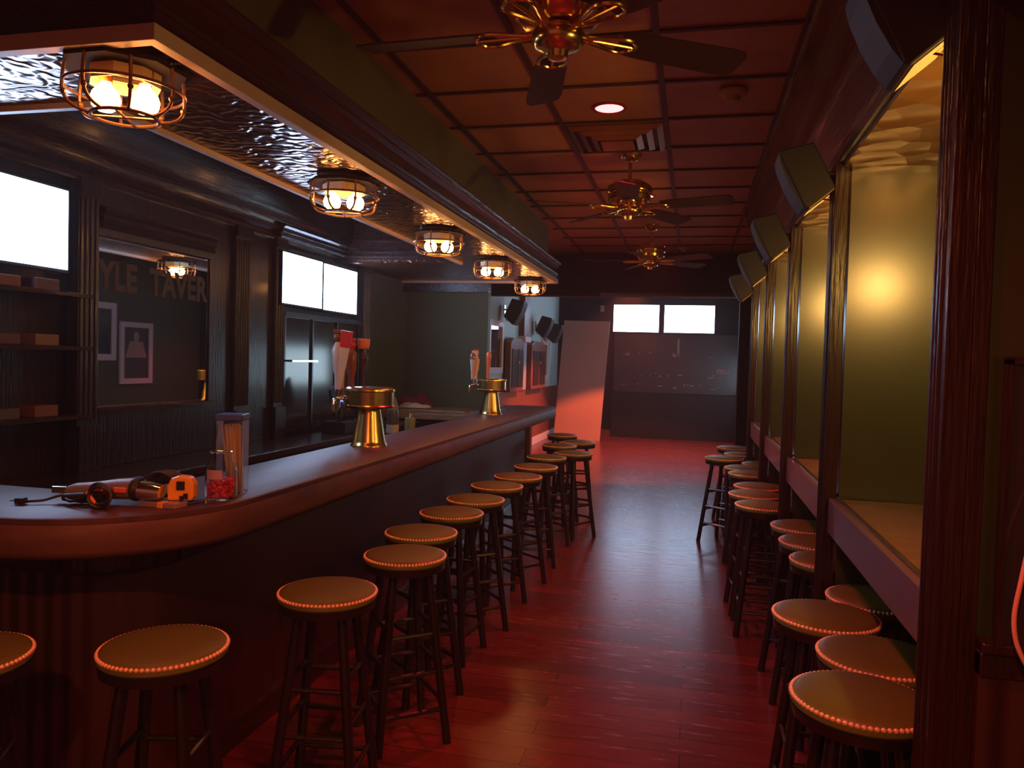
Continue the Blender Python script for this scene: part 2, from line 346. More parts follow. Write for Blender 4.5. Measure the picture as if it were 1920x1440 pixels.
# tin underside ring
u = B()
u.box(-2.02, -1.47, 1.84, 8.08, 2.415, 2.435).box(-3.25, -2.02, 1.84, 2.30, 2.415, 2.435).box(-3.25, -2.02, 6.55, 8.08, 2.415, 2.435)
u.build('tin_underside', TIN, t)
u = B().box(-2.045, -2.015, 2.30, 6.55, 2.395, 2.425).box(-3.25, -2.015, 2.27, 2.30, 2.395, 2.425)
u.build('inner_trim', TRIMP, t, bevel=0.002)
u = B().box(-2.07, -2.045, 2.30, 6.55, 2.435, H).box(-3.25, -2.045, 2.30, 2.34, 2.435, H).box(-3.25, -2.045, 6.51, 6.55, 2.435, H)
for z in (2.46, 2.50, 2.60): u.box(-3.25, -2.045, 6.49, 6.51, z, z+0.015)
u.build('inner_face', WOOD, t)
B().box(-3.25, -2.2, 8.12, 8.20, 2.30, 2.392).build('end_moulding', WOOD, t)

# ------------------------------------------------------------------ cage lights
def cage(label, loc, rz):
    t = thing('cage_light', label, 'ceiling light', loc, rz, 'cage lights under the canopy')
    B().lathe([(0, 0), (0.125, 0), (0.13, -0.008), (0.12, -0.018), (0, -0.018)], n=32).build('base_plate', CAGEM, t, smooth=True)
    B().lathe([(0.060, -0.018), (0.172, -0.020), (0.176, -0.026), (0.172, -0.034), (0.060, -0.034), (0.060, -0.018)], n=8).build('rim', mat('dark bronze rim', (0.022, 0.014, 0.012), 0.8, spec=0.1), t)
    B().lathe([(0.098, -0.034), (0.102, -0.034), (0.100, -0.074), (0.096, -0.074), (0.098, -0.034)], n=8).build('reflector', mat('cream reflector', (0.85, 0.62, 0.35), 0.4), t)
    c = B()
    for k in range(8):
        a = 2*PI*(k+0.5)/8; ca, sa = math.cos(a), math.sin(a)
        P = [(0.158, -0.03), (0.163, -0.08), (0.162, -0.115), (0.150, -0.142), (0.125, -0.158), (0.092, -0.165)]
        c.tube(smooth_path([(r*ca, r*sa, z) for r, z in P], 3), 0.0052, 6)
        c.ball((0.160*ca, 0.160*sa, -0.118), 0.009, n=8)
    for r, z in ((0.164, -0.088), (0.092, -0.165)):
        c.tube([(r*math.cos(2*PI*i/32), r*math.sin(2*PI*i/32), z) for i in range(32)], 0.0052, 6, closed=True)
    c.tube([(-0.092, 0, -0.165), (0.092, 0, -0.165)], 0.004, 6).tube([(0, -0.092, -0.165), (0, 0.092, -0.165)], 0.004, 6)
    c.build('cage', CAGEM, t, smooth=True)
    for sx in (-1, 1):
        B().cyl((sx*0.055, 0, -0.018), (sx*0.055, 0, -0.066), 0.019, n=16).build('socket', BRASS, t, smooth=True)
        B().lathe([(0.014, -0.065), (0.020, -0.078), (0.036, -0.095), (0.042, -0.113), (0.037, -0.136), (0.020, -0.149), (0, -0.152)], (sx*0.055, 0, 0), 18).build('bulb', BULB, t, smooth=True)
    return t
cl = ['caged twin bulb light at the near corner of the canopy', 'caged twin bulb light, second from the near end of the canopy',
      'caged twin bulb light in the middle of the row over the bar', 'caged twin bulb light, fourth from the near end of the canopy', 'caged twin bulb light at the far end of the canopy']
for (y, lab) in zip((1.98, 3.45, 4.88, 6.28, 7.82), cl): cage(lab, (-1.67, y, 2.415), math.radians(22))

# ------------------------------------------------------------------ bar
def arc(cx, cy, r, a0, a1, n): return [(cx+r*math.cos(a0+(a1-a0)*k/n), cy+r*math.sin(a0+(a1-a0)*k/n)) for k in range(n+1)]
def barpath(off):
    return [(-1.44-off, 8.28), (-1.44-off, 2.33)]+arc(-1.98, 2.33, 0.54-off, 0, -PI/2, 14)[1:]+[(-3.24, 1.79+off)]
t = thing('bar_counter', 'long wooden bar with rounded near corner and dark beadboard front', 'bar counter', (0, 0, 0))
nose = [(0.003, 1.050), (0.002, 1.066), (0.008, 1.070), (0.43, 1.070), (0.43, 1.030), (0.03, 1.030)]
# travelling from far to near the outside lies to the left, so offsets inward are negative
B().sweep(barpath(0), [(-o, z) for o, z in nose]).box(-2.25, -1.86, 7.82, 8.20, 1.030, 1.069).build('bar_top', BARTOP, t, smooth=True)
B().sweep(barpath(0), [(-o, z) for o, z in [(0.003, 1.049), (0.0, 1.045), (0.0, 0.968), (0.005, 0.955), (0.018, 0.945), (0.05, 0.94), (0.05, 1.029), (0.028, 1.029)]]).build('bar_edge', BAREDGE, t, smooth=True)
B().sweep(barpath(0.30), [(-o, z) for o, z in [(0, 0.0), (0, 1.028), (0.06, 1.028), (0.06, 0)]]).build('bar_front', BEAD, t)
B().sweep(barpath(0.255), [(-o, z) for o, z in [(0, 0.90), (0, 1.028), (0.044, 1.028), (0.044, 0.82), (0.02, 0.84)]]).build('under_moulding', WOODV, t)
B().sweep(barpath(0.27), [(-o, z) for o, z in [(0, 0.0), (0, 0.11), (0.01, 0.13), (0.029, 0.13), (0.029, 0)]]).build('kick_board', WOOD, t)
B().box(-1.80, -1.70, 8.18, 8.28, 0, 1.029).build('end_post', REDWOOD, t)
# brackets below the near corner
bk = B()
for k in range(6):
    a = -PI/2*k/5; cx, cy = -1.98+0.25*math.cos(a), 2.33+0.25*math.sin(a)
    bk.box(cx-0.03, cx+0.03, cy-0.02, cy+0.02, 0.84, 0.95, Matrix.Rotation(a, 3, 'Z'))
bk.build('corbel_band', WOODV, t)
# rear counter under the green end wall
t = thing('end_counter', 'short worn wooden counter against the green wall at the bar end', 'counter', (-3.2, 7.55, 0))
B().box(0.0, 0.93, 0.05, 0.64, 0.96, 1.02).box(0.0, 0.93, 0.02, 0.07, 0.92, 0.985).build('counter_top', mat('worn light wood edge', (0.25, 0.15, 0.08), 0.45, noise=(5, 0.35, (1, 8, 8))), t, bevel=0.008)
B().box(0.02, 0.90, 0.12, 0.62, 0, 0.95).build('counter_body', WOODV, t)
# under-bar sink unit
t = thing('ice_bin', 'pale metal ice bin behind the bar near the far tap tower', 'ice bin', (-2.55, 5.6, 0))
B().box(0, 0.42, 0, 1.3, 0.0, 0.80).build('body', mat('dull steel', (0.32, 0.30, 0.26), 0.4, metal=0.7), t, bevel=0.01)
B().box(0.0, 0.42, 0.65, 1.3, 0.80, 0.83).build('lid', mat('dull steel lid', (0.42, 0.38, 0.30), 0.4, metal=0.5), t, bevel=0.006)

# ------------------------------------------------------------------ back bar
XM = -3.20
t = thing('back_bar', 'dark carved back bar with fluted pilasters, cornices and counter', 'back bar', (XM, 0, 0))
b = B().box(0.0, 0.48, 1.9, 7.5, 0.86, 0.905); b.build('counter', WOOD, t, bevel=0.008)
b = B().box(0.0, 0.42, 1.9, 7.5, 0, 0.86)
b.build('base_cabinet', WOODV, t)
def pil(y0, y1):
    b = B().box(-0.02, 0.05, y0, y1, 0.905, 2.46)
    n = max(3, int((y1-y0)/0.028))
    for k in range(n):
        yy = y0+(k+0.5)*(y1-y0)/n; b.cyl((0.05, yy, 1.18), (0.05, yy, 2.36), (y1-y0)/n*0.38, n=8)
    b.box(0.05, 0.075, y0-0.008, y1+0.008, 0.905, 1.15).box(0.05, 0.07, y0-0.005, y1+0.005, 2.38, 2.46)
    b.build('pilaster', WOODV, t, bevel=0.002)
for y0, y1 in ((2.40, 2.55), (3.41, 3.55), (4.83, 5.01), (5.36, 5.50), (6.99, 7.13)): pil(y0, y1)
b = B().box(-0.02, 0.02, 4.58, 4.83, 0.905, 2.46).box(-0.02, 0.02, 5.01, 5.36, 0.905, 2.46).box(-0.02, 0.04, 3.55, 4.58, 0.905, 1.22).box(-0.02, 0.04, 3.55, 4.58, 2.18, 2.46)
b.build('panelling', WOODV, t, bevel=0.003)
corn = [(0, 2.44), (0.05, 2.44), (0.055, 2.47), (0.045, 2.49), (0.075, 2.52), (0.075, 2.56), (0.10, 2.60), (0.13, 2.65), (0.13, 2.68), (0.16, 2.72), (0.16, H), (0, H)]
B().sweep([(0.0, 2.36), (0.0, 6.48)], [(-o, z) for o, z in corn]).build('cornice', WOOD, t, smooth=True)
corn2 = [(0, 2.22), (0.04, 2.22), (0.05, 2.235), (0.04, 2.25), (0.055, 2.27), (0.05, 2.29), (0.07, 2.31), (0.06, 2.33), (0.03, 2.34), (0, 2.34)]
B().sweep([(0.04, 3.56), (0.04, 4.57)], [(-o+0.02, z) for o, z in corn2]).build('mirror_cornice', WOOD, t, smooth=True)
B().sweep([(0.04, 5.36), (0.04, 7.12)], [(-o*1.6+0.02, z+0.235) for o, z in corn2]).build('screen_cornice', WOOD, t, smooth=True)
B().box(0.02, 0.06, 3.55, 4.58, 1.20, 1.232).build('mirror_ledge', WOOD, t)
mi = B().box(0.002, 0.008, 3.552, 4.575, 1.232, 2.20).build('mirror', MIRROR, t)
def letters(txt, name, m, loc, rot, size, ext=0.001, parent=None, align='LEFT', sx=1.0):
    cu = bpy.data.curves.new(name, 'FONT'); cu.body = txt; cu.size = size; cu.extrude = ext; cu.align_x = align; cu.offset = 0.004*size/0.1
    cu.space_character = 1.05
    tmp = bpy.data.objects.new(name, cu); COL.objects.link(tmp)
    dg = bpy.context.evaluated_depsgraph_get(); me = bpy.data.meshes.new_from_object(tmp.evaluated_get(dg)); bpy.data.objects.remove(tmp)
    me.materials.clear(); me.materials.append(m)
    o = bpy.data.objects.new(name, me); COL.objects.link(o); o.location = loc; o.rotation_euler = rot; o.scale = (sx, 1, 1)
    if parent: o.parent = parent
    return o
LET = mat('dull gold mirror lettering', (0.055, 0.030, 0.024), 0.55)
letters('YLE  TAVER', 'lettering', LET, (0.0095, 3.60, 1.90), (PI/2, 0, PI/2), 0.215, 0.0008, mi, sx=0.83)
# left shelves with boxes below the near screen
b = B()
for z in (1.20, 1.55, 1.82): b.box(0.0, 0.16, 2.56, 3.40, z, z+0.02)
b.build('shelf', WOOD, t)
# dark cooler doors beneath the twin screens
fr = B()
for y in (5.54, 6.0, 6.46, 6.92): fr.box(0.02, 0.035, y, y+0.02, 0.93, 1.86)
fr.box(0.02, 0.05, 5.52, 6.96, 1.86, 1.90)
fr.build('door_frame', mat('satin dark metal', (0.10, 0.10, 0.13), 0.25, metal=0.8), t)
B().box(0.0, 0.018, 5.52, 6.96, 0.93, 1.86).build('dark_panel', REARP, t)
B().box(0.02, 0.10, 5.55, 5.98, 1.50, 1.515).build('steel_rail', CHROME, t)

# things on the back bar
TV = screen('overexposed screen', (0.48, 0.66, 1.0), E_TV)
def tv(loc, rz, wd, ht, label, group, m, tilt=0.0):
    t = thing('television', label, 'television', loc, rz, group)      # screen looks along local +x
    R = Matrix.Rotation(tilt, 3, 'Y')
    B().box(-0.05, 0.0, -wd/2-0.014, wd/2+0.014, -ht/2-0.018, ht/2+0.014, R, (0, 0, 0)).build('casing', BLACK, t, bevel=0.004)
    B().box(0.0, 0.003, -wd/2, wd/2, -ht/2, ht/2, R, (0, 0, 0)).build('screen', m, t)
    return t
tv((XM+0.10, 2.910, 2.153), 0, 0.745, 0.395, 'brightly lit television at the left edge above the shelves', 'televisions behind the bar', TV)
tv((XM+0.08, 5.735, 2.158), 0, 0.645, 0.395, 'lit television left of the pair beyond the mirror', 'televisions behind the bar', TV)
tv((XM+0.08, 6.425, 2.153), 0, 0.66, 0.395, 'lit television right of the pair, next to the green wall', 'televisions behind the bar', TV)
TVR = screen('rear bright screen', (0.52, 0.70, 1.0), E_TV*0.6)
tv((-1.215, 16.65, 2.535), -PI/2, 0.96, 0.575, 'lit television on the left of the pair on the far wall', 'televisions on the far wall', TVR)
tv((-0.105, 16.65, 2.535), -PI/2, 1.03, 0.575, 'lit television on the right of the pair on the far wall', 'televisions on the far wall', TVR)

# boxes and small goods on shelves
BOXC = [(0.20, 0.07, 0.04), (0.12, 0.05, 0.07), (0.24, 0.13, 0.07), (0.10, 0.07, 0.11)]
k = 0
slabs = {1.57: 'middle', 1.84: 'top', 1.22: 'bottom'}
for z in (1.57, 1.84, 1.22):
    for j, (y, wy, hz) in enumerate(((2.66, 0.15, 0.06), (2.90, 0.17, 0.05), (3.14, 0.14, 0.055))):
        o = B().box(-0.05, 0.05, -wy/2, wy/2, 0, hz).build('carton', mat('carton %d' % (k % 4), BOXC[k % 4], 0.5), bevel=0.003)
        o.location = (XM+0.075, y, z+0.001)
        tag(o, 'small dull carton on the %s shelf at the left, %s of three' % (slabs[z], ('leftmost', 'middle', 'rightmost')[j]), 'box', 'cartons on the back bar shelves'); k += 1
# register terminal
t = thing('register_terminal', 'black register with tilted pale blue screen below the twin televisions', 'register', (-2.92, 6.02, 0.906))
R = Matrix.Rotation(math.radians(20), 3, 'X')
B().box(-0.1, 0.12, -0.12, 0.12, 0, 0.10).cyl((0, 0.02, 0.1), (0, 0.04, 0.26), 0.02).build('base', BLACK, t, bevel=0.006)
B().box(-0.02, 0.0, -0.13, 0.13, 0.20, 0.42, R).build('monitor', BLACK, t, bevel=0.004)
B().box(0.0, 0.003, -0.045, 0.055, 0.22, 0.40, R).build('screen', screen('pale blue terminal screen', (0.30, 0.42, 1.0), 0.85), t)
o = B().box(0, 0.16, 0, 0.30, 0, 0.10).build('metal_box', mat('dull green metal', (0.05, 0.075, 0.06), 0.4), bevel=0.008); o.location = (-2.90, 6.28, 0.906)
tag(o, 'low dark green metal box on the back counter beside the register', 'box')

# ------------------------------------------------------------------ tap towers
def tower(label, loc, handles, rz=0):
    t = thing('beer_tap_tower', label, 'beer tap', loc, rz, 'brass tap towers on the bar')
    B().lathe([(0, 0), (0.100, 0), (0.100, 0.008), (0.094, 0.016), (0.090, 0.03), (0.062, 0.19), (0.060, 0.205), (0, 0.205)], n=40).build('column', BRASSB, t, smooth=True)
    B().lathe([(0, 0.203), (0.075, 0.203), (0.120, 0.208), (0.134, 0.214), (0.136, 0.222), (0.131, 0.228), (0.131, 0.298), (0.137, 0.304), (0.136, 0.314), (0.120, 0.322), (0, 0.326)], n=48).build('drum', BRASSB, t, smooth=True)
    for (ang, rad, kind, cols, h, tilt) in handles:
        ca, sa = math.cos(ang), math.sin(ang); rr = 0.131
        f = B().tube([(rr*ca, rr*sa, 0.262), ((rr+0.05)*ca, (rr+0.05)*sa, 0.262), ((rr+0.065)*ca, (rr+0.065)*sa, 0.25), ((rr+0.07)*ca, (rr+0.07)*sa, 0.19)], 0.010, 10)
        f.cyl(((rr+0.045)*ca, (rr+0.045)*sa, 0.262), ((rr+0.045)*ca, (rr+0.045)*sa, 0.31), 0.009).lathe([(0, 0), (0.022, 0.0), (0.022, 0.012), (0, 0.012)], (rr*ca, rr*sa, 0.256), 14)
        f.build('faucet', CHROME, t, smooth=True)
        bx, by, bz = (rr+0.045)*ca, (rr+0.045)*sa, 0.31
        m1, m2 = mat('handle %s' % (str(cols[0])), cols[0], 0.35, coat=0.3), mat('handle %s' % (str(cols[1])), cols[1], 0.35, coat=0.3)
        hb = B(); tip = B()
        if kind == 'paddle':
            hb.prism([(-0.012, -0.012, 0), (0.012, -0.012, 0), (0.026, -0.012, h*0.72), (-0.026, -0.012, h*0.72)], (0, 0.024, 0))
            tip.prism([(-0.026, -0.013, h*0.72), (0.026, -0.013, h*0.72), (0.030, -0.013, h), (-0.030, -0.013, h)], (0, 0.026, 0))
        elif kind == 'club':
            hb.lathe([(0, 0), (0.010, 0), (0.012, h*0.2), (0.018, h*0.5), (0.024, h*0.75), (0.0, h*0.78)], n=16)
            tip.lathe([(0, h*0.74), (0.024, h*0.76), (0.025, h*0.9), (0.017, h*0.97), (0, h)], n=16)
        elif kind == 'statue':
            hb.lathe([(0, 0), (0.016, 0), (0.017, h*0.25), (0.025, h*0.32), (0.030, h*0.55), (0.033, h*0.68), (0.020, h*0.78), (0.013, h*0.82), (0, h*0.82)], n=12)
            tip.ball((0, 0, h*0.90), 0.024, (1, 1, 1.25), 12).box(-0.02, 0.02, -0.02, 0.02, h*0.98, h*1.04)
        elif kind == 'mug':
            hb.lathe([(0, 0), (0.012, 0), (0.012, h*0.4), (0.028, h*0.6), (0.012, h*0.75), (0.012, h*0.8), (0, h*0.8)], n=12)
            tip.lathe([(0, h*0.78), (0.030, h*0.80), (0.036, h*0.88), (0.036, h), (0, h)], n=14)
        R = Matrix.Rotation(tilt, 4, 'Y'); M = Matrix.Translation((bx, by, bz)) @ R @ Matrix.Rotation(-rz+0.3, 4, 'Z')
        hb.bm.transform(M); tip.bm.transform(M)
        ho = hb.build('tap_handle', m1, t, bevel=0.002, smooth=True); tip.build('handle_tip', m2, ho, smooth=True)
    return t
WH, RD, DK, OR, BR, GY = (0.70, 0.58, 0.54), (0.62, 0.03, 0.06), (0.05, 0.03, 0.04), (0.75, 0.22, 0.12), (0.22, 0.07, 0.05), (0.55, 0.52, 0.55)
tower('large brass tap tower with a cluster of handles, nearer the camera', (-1.715, 3.915, 1.07),
      [(PI*1.10, 0, 'statue', (WH, BR), 0.31, -0.02), (PI*1.24, 0, 'paddle', (WH, RD), 0.315, 0.14), (PI*0.97, 0, 'club', (OR, WH), 0.27, 0.0), (PI*0.84, 0, 'statue', (BR, RD), 0.27, 0.0), (PI*0.71, 0, 'mug', (DK, OR), 0.28, 0.0)])
tower('brass tap tower with slim pale handles, at the far end of the bar', (-1.76, 6.70, 1.07),
      [(PI*1.10, 0, 'club', (GY, BR), 0.24, 0.0), (PI*1.0, 0, 'paddle', (OR, WH), 0.26, 0.05), (PI*0.90, 0, 'statue', (WH, RD), 0.26, 0.0), (PI*0.66, 0, 'club', (OR, OR), 0.26, 0.05)])

# bottle, tin and cloths beyond the near tower
t = thing('spray_bottle', 'dark bottle with a pale label and pointed cap behind the near tap tower', 'bottle', (-2.42, 6.0, 0.83))
B().lathe([(0, 0), (0.045, 0), (0.048, 0.02), (0.048, 0.10), (0.05, 0.24), (0.045, 0.29), (0.0, 0.30)], n=20).build('body', mat('bottle grey', (0.08, 0.06, 0.07), 0.3), t, smooth=True)
B().lathe([(0.0495, 0.10), (0.0515, 0.10), (0.0515, 0.17), (0.0495, 0.17)], n=20).build('label_band', mat('pale label', (0.5, 0.42, 0.33), 0.5), t, smooth=True)
B().lathe([(0, 0.29), (0.042, 0.29), (0.036, 0.34), (0.022, 0.39), (0, 0.41)], n=16).build('cap', mat('grey cap', (0.17, 0.14, 0.12), 0.4), t, smooth=True)
t = thing('drinks_can', 'short olive can beside the dark bottle on the ice bin', 'can', (-2.35, 6.22, 0.831))
B().lathe([(0, 0), (0.04, 0), (0.045, 0.01), (0.045, 0.20), (0.04, 0.215), (0, 0.215)], n=20).build('body', mat('olive can', (0.20, 0.19, 0.07), 0.4), t, smooth=True)
B().lathe([(0, 0.215), (0.025, 0.215), (0.012, 0.25), (0, 0.25)], n=12).build('lid', CHROME, t, smooth=True)
def rag(name, m, loc, sx, sy, h, label, seed):
    rnd = random.Random(seed); b = B(); n = 12; V = {}
    for i in range(n+1):
        for j in range(n+1):
            u_, v_ = i/n-0.5, j/n-0.5; e = max(0, 1-(2*max(abs(u_), abs(v_)))**3)
            V[i, j] = b.bm.verts.new((u_*sx*(1+0.1*math.sin(9*v_+seed)), v_*sy*(1+0.1*math.cos(8*u_)), 0.004+h*e*(0.55+0.45*math.sin(7*u_+seed)*math.cos(6*v_+seed*2))))
    for i in range(n):
        for j in range(n): b.bm.faces.new((V[i, j], V[i+1, j], V[i+1, j+1], V[i, j+1]))
    o = b.build(name, m, smooth=True); o.location = loc
    md = o.modifiers.new('solid', 'SOLIDIFY'); md.thickness = 0.004; md.offset = 1
    return tag(o, label, 'cloth')
rag('bar_towel', mat('cream towel', (0.75, 0.60, 0.48), 0.8), (-2.92, 7.85, 1.022), 0.34, 0.25, 0.06, 'crumpled cream towel on the end counter below the dark red one', 1)
rag('bar_towel', mat('dark red towel', (0.16, 0.02, 0.03), 0.8), (-2.98, 8.06, 1.022), 0.40, 0.16, 0.16, 'dark red cloth heap on the end counter against the green wall', 4)

# ------------------------------------------------------------------ goods on the near bar corner
BZ = 1.0705
t = thing('candy_jar', 'clear round jar half full of pink red sweets on the bar corner', 'jar', (-1.525, 2.275, BZ))
B().lathe([(0, 0), (0.046, 0), (0.051, 0.006), (0.052, 0.09), (0.049, 0.11), (0.036, 0.138), (0.035, 0.155), (0.038, 0.158), (0.034, 0.158), (0.033, 0.138), (0.046, 0.11), (0.049, 0.09), (0.049, 0.008), (0, 0.004)], n=36).build('glass', CLEAR, t, smooth=True)
cd = B(); rnd = random.Random(3)
for q in range(260):
    a, r, z = rnd.uniform(0, 2*PI), 0.043*math.sqrt(rnd.random()), rnd.uniform(0.010, 0.066)
    cd.ball((r*math.cos(a), r*math.sin(a), z), 0.0062, n=6)
cn = cd.build('sweets', mat('pink red sweets', (0.85, 0.07, 0.09), 0.35), t, smooth=True); cn['kind'] = 'stuff'
lb = B()
for k in range(8):
    a = -1.3-PI/2+0.9+k*0.13; a2 = a+0.13
    lb.prism([(0.0527*math.cos(a), 0.0527*math.sin(a), 0.072), (0.0527*math.cos(a2), 0.0527*math.sin(a2), 0.072), (0.0527*math.cos(a2), 0.0527*math.sin(a2), 0.102), (0.0527*math.cos(a), 0.0527*math.sin(a), 0.102)], (0.0004*math.cos(a), 0.0004*math.sin(a), 0))
lb.build('paper_label', mat('lilac label', (0.45, 0.30, 0.45), 0.5), t)
t = thing('straw_canister', 'tall clear canister with blue lid holding a sheaf of beige straws', 'canister', (-1.560, 2.388, BZ), 0.3)
ow, ht = 0.044, 0.255
cc = B().box(-ow, ow, -ow, ow, 0.0, 0.004)
for sx, sy in ((1, 0), (-1, 0), (0, 1), (0, -1)):
    if sx: cc.box(sx*ow-0.0012, sx*ow+0.0012, -ow, ow, 0.004, ht)
    else: cc.box(-ow, ow, sy*ow-0.0012, sy*ow+0.0012, 0.004, ht)
cc.build('clear_body', CLEAR, t)
B().box(-0.048, 0.048, -0.048, 0.048, ht, ht+0.022).build('lid', mat('blue plastic lid', (0.06, 0.09, 0.42), 0.4), t, bevel=0.004)
st = B(); rnd = random.Random(5)
for q in range(46):
    a, r = rnd.uniform(0, 2*PI), 0.020*math.sqrt(rnd.random()); a2, r3 = a+0.25, r*1.6
    st.cyl((0.012+r3*0.75*math.cos(a), r3*math.sin(a), 0.005), (-0.004+r3*math.cos(a2), r3*math.sin(a2), 0.235+rnd.uniform(-0.006, 0.008)), 0.0028, n=6)
sw = st.build('straws', mat('beige straws', (0.95, 0.70, 0.42), 0.5), t); sw['kind'] = 'stuff'

# corded power tool lying on its side
t = thing('corded_power_tool', 'grey and black corded power tool lying on the bar corner, cord coiled', 'power tool', (-1.80, 2.06, BZ), math.radians(8))
GT = mat('grey tool body', (0.22, 0.17, 0.19), 0.45); DG = mat('black rubber', (0.02, 0.016, 0.018), 0.5)
def blob_tube(pts, rs, n=14):
    b = B(); pts = [Vector(p) for p in pts]; rings = []
    for k, p in enumerate(pts):
        d = (pts[min(k+1, len(pts)-1)]-pts[max(k-1, 0)]).normalized(); u = d.cross(Vector((0, 0, 1))).normalized(); v = d.cross(u)
        rings.append([b.bm.verts.new(p+rs[k]*(math.cos(2*PI*i/n)*u+0.85*math.sin(2*PI*i/n)*v)) for i in range(n)])
    for A, C in zip(rings, rings[1:]):
        for i in range(n): b.bm.faces.new((A[i], A[(i+1) % n], C[(i+1) % n], C[i]))
    b.bm.faces.new(rings[0][::-1]); b.bm.faces.new(rings[-1]); return b
blob_tube([(-0.115, 0.0, 0.034), (-0.09, 0, 0.038), (-0.02, 0, 0.043), (0.05, 0, 0.050), (0.11, 0, 0.054)], [0.022, 0.029, 0.032, 0.038, 0.040]).build('body', GT, t, smooth=True)
blob_tube([(-0.11, -0.03, 0.022), (-0.05, -0.032, 0.024), (0.02, -0.03, 0.026)], [0.014, 0.021, 0.018]).build('grip', DG, t, smooth=True)
blob_tube([(0.108, 0, 0.053), (0.118, 0, 0.053), (0.125, 0, 0.052)], [0.045, 0.046, 0.043]).build('collar', DG, t, smooth=True)
blob_tube([(0.125, 0, 0.052), (0.16, 0.0, 0.050), (0.195, 0.0, 0.046)], [0.037, 0.036, 0.028]).build('metal_head', CHROME, t, smooth=True)
B().box(-0.165, -0.112, -0.016, 0.016, 0.030, 0.052).build('blade_clamp', CHROME, t, bevel=0.003)
B().box(-0.02, 0.02, -0.038, -0.030, 0.045, 0.068).build('orange_badge', mat('orange rubber', (0.85, 0.16, 0.04), 0.5), t, bevel=0.003)
B().box(0.06, 0.10, -0.044, -0.036, 0.045, 0.062).build('orange_badge', MATS['orange rubber'], t, bevel=0.003)
co = B()
for q in range(7):
    cx, cz = 0.026+0.004*q, 0.040+0.003*(q % 3)
    co.tube([(cx+0.036*math.cos(a_), -0.060-0.006*q+0.004*math.sin(3*a_), cz+(0.028+0.002*(q % 4))*math.sin(a_)) for a_ in [2*PI*i/22 for i in range(22)]], 0.0045, 6, closed=True)
co.tube(smooth_path([(-0.11, 0.0, 0.03), (-0.14, -0.02, 0.022), (-0.17, -0.04, 0.012), (-0.20, -0.055, 0.010), (-0.225, -0.06, 0.009)]), 0.0045, 6)
co.tube(smooth_path([(0.0, -0.07, 0.05), (-0.05, -0.07, 0.02), (-0.09, -0.05, 0.02), (-0.12, -0.01, 0.03)]), 0.0045, 6)
co.build('cord', DG, t, smooth=True)
B().box(-0.245, -0.218, -0.072, -0.048, 0.002, 0.020).cyl((-0.245, -0.066, 0.011), (-0.262, -0.068, 0.011), 0.0022, n=6).cyl((-0.245, -0.054, 0.011), (-0.262, -0.054, 0.011), 0.0022, n=6).build('plug', DG, t, bevel=0.003)
B().tube([(0.002, -0.085, 0.052), (0.022, -0.088, 0.030), (0.030, -0.088, 0.018)], 0.006, 8).build('cord_tie', mat('orange tie', (0.95, 0.26, 0.04), 0.45), t, smooth=True)
# tape measure
t = thing('tape_measure', 'orange tape measure with a black square on its side, on the bar corner', 'tape measure', (-1.568, 2.13, BZ+0.018), math.radians(18))
YL = mat('orange yellow plastic', (0.95, 0.42, 0.03), 0.35, coat=0.3)
body = [(-0.038, 0), (0.036, 0), (0.042, 0.012), (0.042, 0.055), (0.030, 0.074), (-0.005, 0.078), (-0.028, 0.070), (-0.040, 0.045)]
B().prism([(p[0], -0.022, p[1]) for p in body], (0, 0.044, 0)).build('case', YL, t, bevel=0.006)
B().box(-0.010, 0.016, -0.026, -0.0225, 0.034, 0.062).build('badge', BLACK, t, bevel=0.002)
B().box(0.012, 0.026, -0.028, -0.0225, 0.006, 0.024).box(0.0, 0.012, -0.027, -0.0225, 0.0, 0.016).build('clip', BLACK, t, bevel=0.002)
# coil of black cord leaning against the tape
t = thing('cord_coil', 'coil of black cord standing left of the orange tape measure', 'cord', (-1.635, 2.13, BZ+0.018), math.radians(15))
co = B()
for q in range(5):
    co.tube([(0.042*math.cos(a_)+0.006*q-0.01, -0.012+0.007*q+0.006*math.cos(a_), 0.045+0.040*math.sin(a_)) for a_ in [2*PI*i/24 for i in range(24)]], 0.0042, 6, closed=True)
co.build('windings', DG, t, smooth=True)
t = thing('bit_case', 'small clear case with an orange end lying under the tape measure', 'case', (-1.60, 2.09, BZ), math.radians(-3))
B().box(-0.075, 0.06, -0.028, 0.03, 0, 0.017).build('case_body', mat('frosted smoky plastic', (0.30, 0.22, 0.24), 0.2, coat=0.4), t, bevel=0.003)
B().box(-0.005, 0.015, -0.031, 0.0, 0.0005, 0.0185).build('latch', YL, t, bevel=0.002)
t = thing('pliers', 'small dark handled pliers between the tape measure and the sweet jar', 'pliers', (-1.510, 2.175, BZ), math.radians(35))
B().tube([(-0.055, -0.012, 0.006), (-0.02, -0.010, 0.010), (0.0, 0.0, 0.010)], 0.0055, 8).tube([(-0.055, 0.016, 0.006), (-0.02, 0.012, 0.008), (0.0, 0.0, 0.008)], 0.0055, 8).build('handle', DG, t, smooth=True)
B().cyl((0, 0, 0.003), (0, 0, 0.017), 0.010).box(0.0, 0.030, -0.006, 0.006, 0.005, 0.014).build('jaw', CHROME, t, bevel=0.001)

